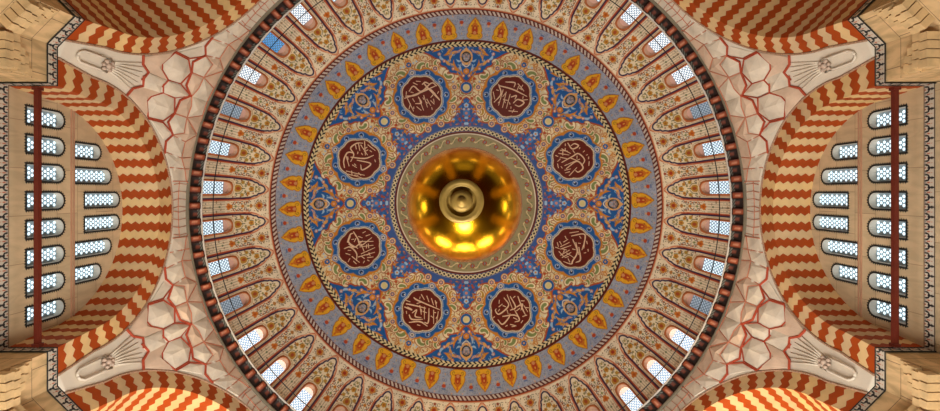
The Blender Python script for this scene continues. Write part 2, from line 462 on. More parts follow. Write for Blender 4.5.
PW = 2*PI/42; PPH = R_(-87.2)
def band_col(r, th):
    t = np.mod(th - PPH + PW/2, PW) - PW/2
    col = cb_.sample(r * np.cos(t), r * np.sin(t))
    def put(m, c): col[m] = np.asarray(c) / 255.0
    put(r > 190.6, (92,30,22))
    u = th/(2*PI)*280 ; w = (r - 193.3) / 2.0
    put((np.abs(w) < 1) & (np.abs(np.mod(u + w*.32, 1) - .5) < .26), (204,190,176))
    put(r > 195.4, (92,28,18)); put(r > 196.1, (188,92,52)); put(r > 197.3, (216,176,140))
    return col
band = polar_part('palmette_band', 165.0, 198.0, 0.5, 2520, band_col)
gx, gy = np.meshgrid(np.arange(165, 189.1, .5), np.arange(-9, 9.1, .5), indexing='ij')
pm = inside(PALF, (gx[:-1,:-1]+gx[1:,1:])/2, (gy[:-1,:-1]+gy[1:,1:])/2)
pal0 = raw_mesh('palmette', dome_xy(gx, gy, .05).reshape(-1,3), grid_faces(*gx.shape, False, pm), M_dome, band, cols=lin(cp_.sample(gx, gy).reshape(-1,3)), smooth=True)
pal0.rotation_euler = (0,0,PPH)
for k in range(1, 42):
    c = pal0.copy(); C.objects.link(c); c.parent = band; c.rotation_euler = (0,0,PPH + PW*k)

# ---- C: forty painted niches with a window in each
cc = Canvas(194, 270, -2, 24, 8, (236,220,190))
ins_ = [(201.5,-1),(202,.9),(203.5,2.9),(206.5,4.2),(208.2,4.3),(209.4,6.0),(213,7.0),(215.5,8.2),(222,9.2),(235,10.2),(250,11.0),(270,12.0)]
# between the niches
cc.speck(260, [(150,96,60),(96,90,84),(180,140,96),(120,110,80)], .45)
ax = lambda r: r * math.tan(R_(4.5))
for q in range(8): cc.spiral((206.5+4.4*math.cos(q*PI/4+.4), ax(206.5)+4.4*math.sin(q*PI/4+.4)), 1.5, q, .8, .6, (150,110,60) if q % 2 else (90,80,78))
cc.flower((206.5,ax(206.5)), 3.5, (196,130,50), (160,56,28), 5); cc.disc((206.5,ax(206.5)), 1.8, (160,56,28)); cc.disc((200.5,ax(200.5)), 1.4, (150,70,40))
cc.disc((214.5,ax(214.5)), 1.6, OCH); cc.disc((217.5,ax(217.5)), .9, GREEN)
for (x, d) in [(220,3.2),(224,3),(228,3.4),(217,3.6),(231,2.8)]:
    cc.spiral((x, ax(x)-d), 1.8, x, .8, .6, (70,66,72)); cc.disc((x+1.5, ax(x)-d-.5), .8, (176,96,40))
cc.line([(211,ax(211)),(262,ax(262))], .6, (130,120,90), smooth=False)
cc.flower((236.5,ax(236.5)), 3.2, (206,120,36), (180,84,30), 4, .35); cc.disc((223,ax(223)), 1.5, OCH); cc.disc((230,ax(230)), 1.2, (130,140,80)); cc.disc((246,ax(246)), 1, (110,120,80))
for d in (2.6, 5.0): cc.line([(241,ax(241)-d),(264,ax(264)-d)], .5, (166,146,116), smooth=False)
# niche
cc.poly(np.vstack([spline(ins_), [(270,-2),(200.5,-2)]]), (236,220,186)); cc.speck(90, [(150,110,60),(120,116,80),(190,160,110)], .4, lambda x, y: y < 7 and x > 204)
out_ = [(x - 3.2 if x < 203 else x - 2.0, y + 1.6 if x > 203 else y) for x, y in ins_]
cc.line([(198.2,0),(201,3),(205,4.9),(211,8.6),(217,10.4),(224,11.2),(237,12.2),(250,13.0),(270,14.0)], 1.5, (196,98,56))
cc.line([(199,0),(203,4.2),(208,6.6),(214,9.0),(224,10.6),(237,11.3),(252,12.2),(270,13.1)], 1.1, (226,170,130))
cc.line(ins_, 1.5, (46,36,72)); cc.line([(x, y+1.0) for x, y in ins_[7:]], .9, (128,40,28))
# flowers above the window
cc.flower((215.5,0), 2.6, (196,146,48), (170,96,36), 5); cc.line([(212,0),(209,2.4),(206.5,1.2)], .6, (120,110,80)); cc.line([(213.5,2),(218,3.2),(220,6.5)], .6, (100,96,76)); cc.disc((221.5,2.6), 1.1, (150,140,80)); cc.disc((211,2.2), 1.0, (130,130,80)); cc.flower((218.5,4.6), 1.8, (200,150,60), (160,80,40), 5)
cc.poly([(224.4,0),(227,3.2),(231,3.8),(232.6,1.8),(232,0),(232.6,-1.8),(231,-3.8),(227,-3.2)], (190,140,50)); cc.disc((228.8,0), 2.2, (166,80,38), 1.7); cc.line([(224,1.5),(227,4.6),(231.5,5)], .6, (110,100,60)); cc.flower((224.5,6.2), 1.9, (170,150,70), OCH, 5); cc.spiral((231,6.4), 1.8, 1, .8, .6, (90,80,70)); cc.spiral((221.5,4.8), 1.6, 2, .8, .6, (70,66,72)); cc.disc((208,0),1.2,(170,150,90))
cc.line([(222,0),(225,0)], .6, (90,90,60), smooth=False)
for (x, y) in [(226,8),(219,7),(233.5,8.6),(213.5,4.2)]: cc.disc((x,y), .8, (170,90,50))
WIN = [(235.2,0),(235.8,2.6),(237.5,4.9),(240.5,6.2),(244,6.6),(264.6,7.0)]
cc.line([(x-.9 if x<240 else x, y+1.0) for x,y in WIN], 1.2, (184,98,50)); cc.line([(x-2.2 if x<240 else x, y+2.6) for x,y in WIN], .6, (190,150,110))
BW = 2*PI/40
def arc_col(r, th):
    t = np.mod(th, BW) - BW/2
    return cc.sample(r*np.cos(t), np.abs(r*np.sin(t)))
WINP = np.array([(267.5,7.0)] + WIN[::-1] + [(x,-y) for x,y in WIN[1:]] + [(267.5,-7.0)])
def arc_keep(r, th):
    t = np.mod(th, BW) - BW/2
    return ~inside(WINP, r*np.cos(t), r*np.sin(t))
polar_part('niche_band', 198.0, 267.5, 0.5, 3240, arc_col, keep=arc_keep)

# ---- the roundels
BORD = Canvas(-32, 32, -32, 32, 7, OCH)
lob = np.array([((25.2 + 2.4*abs(math.cos(5*a)))*math.cos(a), (25.2 + 2.4*abs(math.cos(5*a)))*math.sin(a)) for a in np.linspace(0, 2*PI, 121)[:-1]])
def rin(a): return 17.9 + 1.3*abs(math.cos(4*a + .2))
inn = np.array([(rin(a)*math.cos(a)*1.07, rin(a)*math.sin(a)) for a in np.linspace(0, 2*PI, 97)[:-1]])
BORD.poly(lob*1.03, (120,110,110)); BORD.poly(lob, BLUE)
BORD.poly(inn*1.15, (170,176,186)); BORD.poly(inn*1.11, (70,84,120)); BORD.poly(inn*1.08, (214,196,160)); BORD.poly(inn*1.03,(120,60,40))
for k in range(10):
    a = k*2*PI/10; c = (24.4*math.cos(a), 24.4*math.sin(a))
    if k in (0, 5):
        c = (26*math.cos(a), 26*math.sin(a)); BORD.disc(c, 3.6, (170,175,190)); BORD.disc(c, 2.9, DBLUE); BORD.flower(c, 2.2, (190,180,170), BLACK, 6)
    else:
        BORD.disc(c, 2.6, (150,168,200)); BORD.disc(c, 1.9, (30,70,130)); BORD.disc(c, 1.0, BLACK); BORD.disc((c[0]-.2,c[1]-1.0), .6, WHITE)
BOUT = lob * 1.085
g = np.arange(-31, 31.1, .5); GA, GT = np.meshgrid(g, g, indexing='ij')
def local_pts(A, T, off):   # (radial, tangential) pixels about the roundel's centre, at azimuth 0
    return dome_xy(116.0 + A, T, off)
ga, gt = (GA[:-1,:-1]+GA[1:,1:])/2, (GT[:-1,:-1]+GT[1:,1:])/2
mb = inside(BOUT, ga, gt) & ~inside(inn*0.97, ga, gt); mf = inside(inn*1.0, ga, gt)
def compact(P, Fc, cols=None):
    u, inv = np.unique(Fc.ravel(), return_inverse=True)
    return P[u], inv.reshape(Fc.shape), (cols[u] if cols is not None else None)
STROKES = [
 ((574,248),(543,218),[[(190,110),(250,100)],[(200,130),(280,115),(290,150),(270,220)],[(292,120),(282,210)],[(210,150),(240,230),(210,290),(200,310),(150,295)],[(230,170),(250,250)],[(130,200),(190,170)],[(130,215),(200,190)],[(130,255),(190,220)],[(140,270),(200,235)],[(120,230),(150,260)],[(250,200),(260,280),(230,300)],[(150,170),(180,150)],[(300,160),(305,180)],[(170,240),(220,270)],[(160,130),(170,150)]]),
 ((512,310),(482,280),[[(160,120),(190,170),(130,225),(105,205),(110,190)],[(180,100),(215,190)],[(200,110),(235,180),(200,200)],[(250,110),(280,190),(300,230)],[(230,200),(260,260),(230,275)],[(120,260),(150,290),(190,250),(200,220)],[(240,180),(280,160),(270,200)],[(290,170),(315,210)],[(100,240),(90,250)],[(150,240),(220,230),(250,240)],[(125,180),(150,160)],[(280,240),(310,230)],[(200,290),(240,300)]]),
 ((423,309),(392,280),[[(160,110),(190,130),(330,190)],[(210,90),(230,125)],[(245,100),(260,140)],[(275,115),(290,160)],[(300,130),(310,175)],[(110,150),(160,160),(240,180)],[(100,170),(150,190),(120,170)],[(150,210),(180,190),(170,230),(210,240)],[(200,160),(210,220)],[(230,170),(230,250)],[(260,180),(255,270),(230,270)],[(290,190),(290,280)],[(320,200),(310,270)],[(130,220),(150,250),(220,250)],[(130,270),(200,265),(250,295)],[(180,150),(210,140)]]),
 ((361,249),(330,218),[[(170,100),(200,150),(220,190),(290,140)],[(130,170),(150,120),(170,110)],[(110,210),(150,200),(190,240),(190,290)],[(140,180),(180,200),(230,160)],[(200,165),(300,165)],[(210,200),(300,190)],[(220,245),(310,205)],[(200,265),(310,235)],[(150,130),(140,170),(200,210)],[(160,260),(210,300)],[(120,240),(150,250)],[(230,110),(250,100)],[(250,130),(280,120)],[(260,270),(300,265)],[(170,290),(190,310)],[(220,180),(240,230)]]),
 ((360,159),(330,130),[[(110,260),(105,210),(130,160),(170,170),(150,220)],[(170,165),(150,130),(190,100),(230,100)],[(200,100),(210,150)],[(240,85),(245,180)],[(215,110),(260,180)],[(150,190),(240,200),(300,180)],[(190,210),(280,235),(225,275),(215,240)],[(120,280),(240,310)],[(130,300),(220,325)],[(160,240),(190,260)],[(260,110),(310,150)],[(120,180),(140,250)]]),
 ((421,97),(392,68),[[(120,165),(150,130),(200,165),(265,110),(300,130)],[(95,195),(160,190),(250,150),(320,220)],[(90,210),(200,170),(300,125)],[(215,110),(240,140),(320,225)],[(180,200),(200,240),(160,245)],[(215,190),(240,270)],[(190,225),(215,290)],[(235,215),(262,260)],[(260,225),(285,250)],[(170,265),(200,290)],[(110,210),(150,295)],[(130,245),(120,280)],[(205,120),(225,105),(250,115)]]),
 ((510,96),(480,68),[[(140,125),(230,150),(320,195)],[(135,115),(150,180),(105,235)],[(165,150),(135,255)],[(185,165),(160,270)],[(210,180),(185,275)],[(180,100),(240,105),(235,135)],[(260,110),(300,160)],[(230,240),(260,215),(300,235),(270,260),(240,250)],[(215,200),(250,190),(240,215)],[(285,220),(325,215)],[(100,165),(110,215)],[(200,290),(260,295)]]),
 ((573,157),(543,128),[[(170,110),(200,150),(240,130),(215,115),(190,130)],[(120,160),(170,165)],[(110,180),(180,190)],[(130,150),(190,180)],[(120,205),(170,215)],[(130,240),(200,200),(240,180),(280,220),(260,260)],[(150,260),(250,215)],[(160,280),(230,230),(270,270),(240,300),(220,290)],[(150,290),(190,280)],[(180,325),(230,270)],[(250,140),(245,150)],[(280,160),(270,170)],[(300,185),(290,190)],[(190,210),(230,225)]]),
]
SAY = ['with curling letters, right of the golden globe, lower of two','with bold looping letters, below the golden globe, right of two','with crowded upright strokes, below the golden globe, left of two',
       'with fanned crossing strokes, left of the golden globe, lower of two','with rounded underlined letters, left of the golden globe, upper of two','with criss-crossed slanting strokes, above the golden globe, left of two',
       'with parallel uprights under a bar, above the golden globe, right of two','with diagonally climbing letters, right of the golden globe, upper of two']
Pb = local_pts(GA, GT, .04).reshape(-1,3); cbb = lin(BORD.sample(GA, GT).reshape(-1,3))
vb, fb, colb = compact(Pb, grid_faces(*GA.shape, False, mb), cbb)
vf, ff, _ = compact(local_pts(GA, GT, .07).reshape(-1,3), grid_faces(*GA.shape, False, mf))
bme = fme = None
for k in range(8):
    ang = R_(22.5 + 45*k); ro = empty('calligraphy_roundel', None, (0,0,0), ang)
    tag(ro, 'brown roundel ' + SAY[k], 'medallion', 'calligraphy roundels around the dome')
    if k == 0:
        bo = raw_mesh('border', vb, fb, M_dome, ro, cols=colb, smooth=True); fo = raw_mesh('field', vf, ff, M_brown, ro, smooth=True)
        bme, fme = bo.data, fo.data
    else:
        link(bpy.data.objects.new('border', bme), ro); link(bpy.data.objects.new('field', fme), ro)
    ctr, org, sts = STROKES[k]
    V = []; Fc = []
    ca_, sa_ = math.cos(ang), math.sin(ang)
    allp = np.vstack([np.array(s, float) for s in sts]); mid = (allp.min(0) + allp.max(0)) / 2
    rg = np.random.default_rng(k+11); tk = []
    cen = mid
    for _ in range(300):
        if len(tk) >= 12: break
        a0 = rg.random()*2*PI; rr_ = 108*math.sqrt(rg.random()); c0 = cen + rr_*np.array([math.cos(a0), math.sin(a0)])
        if min(np.min(np.hypot(*(spline(q, n=6) - c0).T)) for q in sts + tk) > 19:
            d0 = rg.random()*PI; l0 = 7 + 9*rg.random(); tk.append([tuple(c0 - l0*np.array([math.cos(d0), math.sin(d0)])), tuple(c0 + l0*np.array([math.cos(d0), math.sin(d0)]))])
    for s in sts + tk:
        p = spline(s, n=6)
        d = np.gradient(p, axis=0); d /= np.linalg.norm(d, axis=1)[:,None] + 1e-9; nrm = np.stack([-d[:,1], d[:,0]], 1)
        n = len(p); t = np.linspace(0, 1, n); w = 3.6 * (0.55 + .6*np.sin(PI*np.clip(t*.9+.1,0,1)))[:,None]
        e1 = p + nrm*w; e2 = p - nrm*w; b0 = len(V)
        for q1, q2 in zip(e1, e2):
            for q, off in ((q1,.10),(q2,.10),(q1,.06),(q2,.06)):
                qq = (q - mid) / 6.85 * 1.06
                a_ = qq[0]*ca_ + qq[1]*sa_; t_ = -qq[0]*sa_ + qq[1]*ca_
                V.append(local_pts(np.array(a_), np.array(t_), off))
        for i in range(n-1):
            o = b0 + 4*i
            Fc += [(o,o+1,o+5,o+4),(o,o+4,o+6,o+2),(o+1,o+3,o+7,o+5)]
        Fc += [(b0,b0+2,b0+3,b0+1),(b0+4*n-4,b0+4*n-3,b0+4*n-1,b0+4*n-2)]
    io = raw_mesh('inscription', np.array(V), Fc, M_ink, ro)
    io['label'] = 'pale Arabic lettering'

# ------------------------------------------------------------------ windows of the dome
def clock(a):   # picture angle (clockwise from right) to a clock position
    h = (a / 30.0 + 3) % 12
    return h
def leaded(name, col, strength, scale, lead=(80,104,125), back=0.28):
    m, nt, b = new_mat(name, 0.3)
    uv = N(nt, 'ShaderNodeUVMap'); mp = N(nt, 'ShaderNodeMapping'); mp.inputs['Scale'].default_value = (scale, scale, 1)
    nt.links.new(uv.outputs[0], mp.inputs[0])
    def hexd(off):
        s = N(nt, 'ShaderNodeVectorMath', operation='ADD'); s.inputs[1].default_value = (off[0], off[1], 0); nt.links.new(mp.outputs[0], s.inputs[0])
        w = N(nt, 'ShaderNodeVectorMath', operation='WRAP'); w.inputs[1].default_value = (.5, .866, 1); w.inputs[2].default_value = (-.5, -.866, -1); nt.links.new(s.outputs[0], w.inputs[0])
        sc = N(nt, 'ShaderNodeVectorMath', operation='MULTIPLY'); sc.inputs[1].default_value = (1,1,0); nt.links.new(w.outputs[0], sc.inputs[0])
        l = N(nt, 'ShaderNodeVectorMath', operation='LENGTH'); nt.links.new(sc.outputs[0], l.inputs[0]); return l.outputs['Value']
    mn = N(nt, 'ShaderNodeMath', operation='MINIMUM'); nt.links.new(hexd((0,0)), mn.inputs[0]); nt.links.new(hexd((.5,.866)), mn.inputs[1])
    lt = N(nt, 'ShaderNodeMath', operation='LESS_THAN'); lt.inputs[1].default_value = .38; nt.links.new(mn.outputs[0], lt.inputs[0])
    mx = N(nt, 'ShaderNodeMix', data_type='RGBA'); mx.inputs[6].default_value = (*(lin(lead)*back), 1); mx.inputs[7].default_value = (*lin(col), 1)
    nt.links.new(lt.outputs[0], mx.inputs[0]); nt.links.new(mx.outputs[2], b.inputs['Emission Color']); b.inputs['Emission Strength'].default_value = strength
    b.inputs['Base Color'].default_value = (*lin(lead), 1)
    return m
M_wb = leaded('bright_leaded_glass', (222,240,250), 1.3, 4.9)
M_wW = leaded('glaring_leaded_glass', (255,255,255), 1.25, 4.9, back=2)
M_ww = leaded('white_leaded_glass', (255,255,255), 1.2, 4.9, back=.8)
M_wg = leaded('grey_leaded_glass', (170,180,190), .8, 4.9)
M_wd = leaded('dull_leaded_glass', (120,124,124), .6, 4.9)
M_wu = leaded('blue_leaded_glass', (80,160,225), 1.0, 4.9)
M_stain = leaded('rose_tracery', (200,150,150), .10, 5.5, lead=(214,176,158), back=.6)
M_stainW = leaded('lit_rose_tracery', (255,246,236), .9, 5.5, lead=(240,200,170), back=1.0)

def outline(w, h0, h1, n=10):
    """arched opening in (y, z): base at h0, crown at h1"""
    r = w/2; pts = [(-r, h0)]
    for k in range(n+1):
        a = PI - PI*k/n; pts.append((r*math.cos(a), h1 - r + r*math.sin(a)))
    pts.append((r, h0)); return pts

WST = {}  # index -> material and word
def dome_window(k, m, word, idx):
    """built at azimuth 0 in place and turned to its own azimuth"""
    ang = R_(4.5 + 9*k); o = empty('window_%d' % idx, None, (0,0,0), ang)
    return o
dw_cache = {}
def build_dw(o, m):
    if 'sill' not in dw_cache:
        P = WINP.copy()
        inner = dome_xy(P[:,0], P[:,1], 0.02); outer = inner + np.array([.30,0,0])
        n = len(P); v = np.vstack([inner, outer]); f = [(i, i+1, n+i+1, n+i) for i in range(n-1)] + [(n-1,0,n,2*n-1)]
        a = raw_mesh('reveal', v, f, M_rvd, o); dw_cache['reveal'] = a.data
        b = Bm(); b.tube([tuple(q) for q in dome_xy(P[1:-1,0], P[1:-1,1]*1.03, 0.03)], .045, 6); dw_cache['frame'] = b.build('frame', M_frame_o, o, True).data
        # glass sheet
        for nm, lo, hi in (('glass', 239.8, 268), ('tracery', 234, 239.8)):
            Q = [(max(min(x, hi), lo), y) for x, y in WINP]
            if nm == 'tracery': Q = [(x, y) for x, y in WINP if x < hi]; Q = [(hi, 5.9)] + Q + [(hi, -5.9)]
            else: Q = [(x, y) for x, y in WINP if x > lo]; Q = [(267.5,7.0),(lo,6.0),(lo,-6.0),(267.5,-7.0)] if False else [(267.5,7.0),(244,6.6),(lo,6.0),(lo,-6.0),(244,-6.6),(267.5,-7.0)]
            Q = np.array(Q); pt = dome_xy(Q[:,0], Q[:,1], 0.0) + np.array([.26,0,0])
            dw_cache[nm] = (pt, [tuple(range(len(Q)))], np.stack([pt[:,1], pt[:,2]], 1))
        dw_cache['sill'] = 1
    else:
        link(bpy.data.objects.new('reveal', dw_cache['reveal']), o); link(bpy.data.objects.new('frame', dw_cache['frame']), o)
    for nm, mm in (('glass', m), ('tracery', M_stainW if m is M_wW else M_stain)):
        key = (nm, mm.name)
        if key not in dw_cache:
            pt, f, uv = dw_cache[nm]; dw_cache[key] = raw_mesh(nm, pt, f, mm, o, uvs=uv).data
        else: link(bpy.data.objects.new(nm, dw_cache[key]), o)
DOMEWIN = {2:'g',3:'W',4:'W',5:'W',14:'W',15:'W',16:'W',17:'g',22:'g',23:'w',24:'u',25:'w',34:'w',35:'w',36:'w',37:'g'}
HOURS = ['twelve','one','two','three','four','five','six','seven','eight','nine','ten','eleven']
wi = 1
for k in range(40):
    a = 4.5 + 9*k
    x = PX0 + 250*math.cos(R_(a)); y = 208.5 + 250*math.sin(R_(a))
    mats = {'W': (M_wW, 'glowing white'), 'b': (M_wb, 'bright pale blue'), 'w': (M_ww, 'speckled white'), 'g': (M_wg, 'dim grey'), 'd': (M_wd, 'dark dull'), 'u': (M_wu, 'vivid blue')}
    st = DOMEWIN.get(k, 'b'); m, word = mats[st]
    o = empty('window_%d' % wi, None, (0,0,0), R_(a)); build_dw(o, m)
    side = 'right' if x > PX0 else 'left'
    mins = ((a / 30 + 3) % 12) * 60; hh = int(mins // 60); mm_ = int(round((mins - 60*hh) / 1.0))
    tag(o, '%s arched window at the foot of the dome, at clock position %d:%02d' % (word, hh or 12, mm_), 'window', 'small arched windows round the dome', 'structure')
    wi += 1

# ------------------------------------------------------------------ cornice ring
cor = empty('trim_1'); tag(cor, 'dark ring cornice of black and orange brackets under the dome', 'cornice', kind='structure')
def ringmesh(name, prof, nth, colfn, m, parent):
    """prof: list of (R, z); colfn(i, th) -> rgb"""
    th = np.arange(nth)/nth*2*PI; Pn = len(prof)
    V = np.array([[(R*math.cos(t), R*math.sin(t), z) for t in th] for R, z in prof]).reshape(-1,3)
    cols = None
    if colfn is not None: cols = lin(np.array([[colfn(i/(Pn-1), t) for t in th] for i in range(Pn)]).reshape(-1,3))
    return raw_mesh(name, V, grid_faces(Pn, nth, True), m, parent, cols=cols, smooth=False)
NB = 104
def corcol(f, t):
    u = (t/(2*PI)*NB) % 1
    if u < .36:
        if f < .12 or f > .93: return (60,30,20)
        c = (146,70,40) if abs(u-.18) < .13 else (70,28,16)
        if abs(u-.18) < .05 and .3 < f < .75: c = (190,124,92)
        return c
    v = (u-.36)/.64
    if abs(v-.5) > .4: return (16,14,12)
    if .3 < f < .62 and abs(v-.5) < .17: return (104,46,26)
    if f < .28 and (int(v*7)+int(f*14)) % 2 == 0: return (120,120,110)
    return (40,26,20)
ni = 13
prof = []
th_ = np.arange(NB*10)/(NB*10)*2*PI
V = []; cols = []
for i in range(ni):
    f = i/(ni-1); R0 = 15.70 + (15.14-15.70)*f; z0 = 28.62 + (29.02-28.62)*f
    for t in th_:
        u = (t/(2*PI)*NB) % 1
        d = .10*math.sin(PI*f) if u < .36 else -.16*math.sin(PI*min(1,f*1.0))*math.sin(PI*(u-.36)/.64)**.5
        V.append(((R0-d*.5)*math.cos(t), (R0-d*.5)*math.sin(t), z0-d)); cols.append(corcol(1-f, t))
raw_mesh('bracket_band', V, grid_faces(ni, NB*10, True), M_dome, cor, cols=lin(np.array(cols)))
def prof_ring(name, pr, m, n=360):
    b = Bm(); b.lathe(pr, n); return b.build(name, m, cor, True)
prof_ring('upper_lip', [(15.18,29.0),(15.15,29.0),(15.11,29.03),(15.11,29.08),(15.2,29.12),(15.62,29.12)], M_white)
prof_ring('lower_molding', [(15.78,28.4),(15.62,28.42),(15.56,28.5),(15.6,28.6),(15.70,28.64)], plain('grey_molding', (122,112,92), .7, .2))

# ------------------------------------------------------------------ arches (local frame: +x outward, y along the wall)
AX = 15.7; AZ0 = 19.5
def extr(z):
    return np.where(z >= 21.35, np.sqrt(np.clip(5.75**2 - (z-21.35)**2, 0, None)), 5.75 + (21.35-z)/(21.35-AZ0)*0.34)
PER = 9.8
def arch_curve(tau, which):
    s = np.sign(tau); t = np.abs(tau); tl = 90/PER
    r, zc, y0 = (4.85, 21.15, .18) if which == 'i' else (5.75, 21.35, .34)
    a = np.minimum(t, tl)*R_(PER); leg = np.clip((t-tl)/(11.2-tl), 0, 1)
    return s*(r*np.sin(a) + y0*leg), zc + r*np.cos(a) - leg*(zc-AZ0)
TAU = np.linspace(-11.2, 11.2, 181)
def strip(name, A, B, uvA, uvB, m, parent, n=2, smooth=True):
    t = np.linspace(0,1,n)[:,None,None]; V = A[None]*(1-t)+B[None]*t; U = uvA[None]*(1-t)+uvB[None]*t
    return raw_mesh(name, V.reshape(-1,3), grid_faces(n, len(A)), m, parent, uvs=U.reshape(-1,2), smooth=smooth)
def cornerstrip(yi): pass
FRZ = Canvas(0, .37, 0, .46, 260, (196,186,168))
def _fr():
    c = FRZ; s = .37
    c.poly([(0,0),(.37,0),(.37,.035),(0,.035)], (60,40,30)); c.poly([(0,.43),(.37,.43),(.37,.46),(0,.46)], (90,70,56))
    for x0 in (0, .37): c.disc((x0,.26), .022, (176,78,44), .08); c.disc((x0,.12),.02,(176,90,60)); c.disc((x0,.38),.02,(60,70,90))
    c.line([(.185,.06),(.185,.22)], .06, (24,24,30), smooth=False); c.disc((.185,.24), .06, (24,24,30))
    c.line([(.185,.22),(.09,.28),(.07,.38)], .065, (24,24,30)); c.line([(.185,.22),(.28,.28),(.30,.38)], .065, (24,24,30)); c.disc((.185,.12), .055, (24,24,30), .04)
    c.disc((.185,.385), .03, (160,80,50))
_fr()
FZ0 = 19.05
def frieze(name, path, parent, flip=1):
    """patterned band along a plan path (list of (x, y)), z from FZ0 to AZ0, standing a little proud of the wall"""
    P = np.array(path, float); seg = np.hypot(*np.diff(P, axis=0).T); L = np.concatenate([[0], np.cumsum(seg)])
    xs = [0.0]
    for a, b in zip(L[:-1], L[1:]): xs += list(np.linspace(a, b, max(2, int((b-a)/.02)))[1:])
    xs = np.array(xs); X = np.interp(xs, L, P[:,0]); Y = np.interp(xs, L, P[:,1]); h = np.linspace(0, .45, 24)
    V = np.array([[(x, y, FZ0+k) for x, y in zip(X, Y)] for k in h]); tile = L[-1]/max(1, round(L[-1]/.37))
    U = np.mod(xs, tile)/tile*.369
    col = FRZ.sample(np.broadcast_to(U, V.shape[:2]), np.broadcast_to(h[:,None], V.shape[:2]))
    return raw_mesh(name, V.reshape(-1,3), grid_faces(len(h), len(xs)), M_dome, parent, cols=lin(col.reshape(-1,3)))

M_edge = plain('edging_stone', (176,140,112), .7, .5, 14)
def make_arch(depth, closed=False):
    o = empty('arch')
    iy, iz = arch_curve(TAU, 'i'); ey, ez = arch_curve(TAU, 'e')
    E = np.stack([np.full_like(ey, AX), ey, ez], 1); I = np.stack([np.full_like(iy, AX), iy, iz], 1); D = I.copy(); D[:,0] += depth
    u = lambda d: np.stack([TAU, np.full_like(TAU, d)], 1)
    strip('arch_face', E, I, u(-.93), u(0), M_zig, o, smooth=False); strip('soffit', I, D, u(0), u(depth), M_zig, o, 3)
    b = Bm(); pe = [(AX-.03, y, z) for y, z in zip(ey, ez)]; b.tube(pe, .05, 6)
    if closed:
        V = []; n = 33; rows = []
        for z in (12.0, 16.0, 21.15): rows.append([(AX+depth+5.0*math.sin(t), 5.03*math.cos(t), z) for t in np.linspace(0, PI, n)])
        for e in np.linspace(0, PI/2, 14)[1:]: rows.append([(AX+depth+5.0*math.cos(e)*math.sin(t), 5.03*math.cos(e)*math.cos(t), 21.15+4.9*math.sin(e)) for t in np.linspace(0, PI, n)])
        U = [(t*5, i*.6) for i in range(len(rows)) for t in np.linspace(0, PI, n)]
        raw_mesh('half_dome', np.array(rows).reshape(-1,3), grid_faces(len(rows), n), M_stone, o, uvs=U, smooth=True)
    b.build('edge_molding', M_edge, o, True)
    return o
def arch_label(o, text, kind='structure'): tag(o, text, 'arch', 'striped arches round the dome', kind)
arA = make_arch(1.9)
arA.rotation_euler = (0,0,PI); arch_label(arA, 'red and cream toothed-stone arch framing the left window wall')
arB = dup(arA, 0.0); arch_label(arB, 'red and cream toothed-stone arch framing the right window wall')
arC = make_arch(4.2, True)
DIAG = [(45,'red and cream striped arch brightly lit orange at the lower right'),(135,'red and cream striped arch brightly lit orange at the lower left'),(225,'red and cream striped arch with shaded brown vault at the upper left'),(315,'red and cream striped arch with shaded ochre vault at the upper right'),
        (90,'red and cream striped arch below the dome, beyond the lower windows'),(270,'red and cream striped arch above the dome, beyond the upper windows')]
for i, (a, t) in enumerate(DIAG):
    o = arC if i == 0 else dup(arC, R_(a)); o.rotation_euler = (0,0,R_(a)); arch_label(o, t)

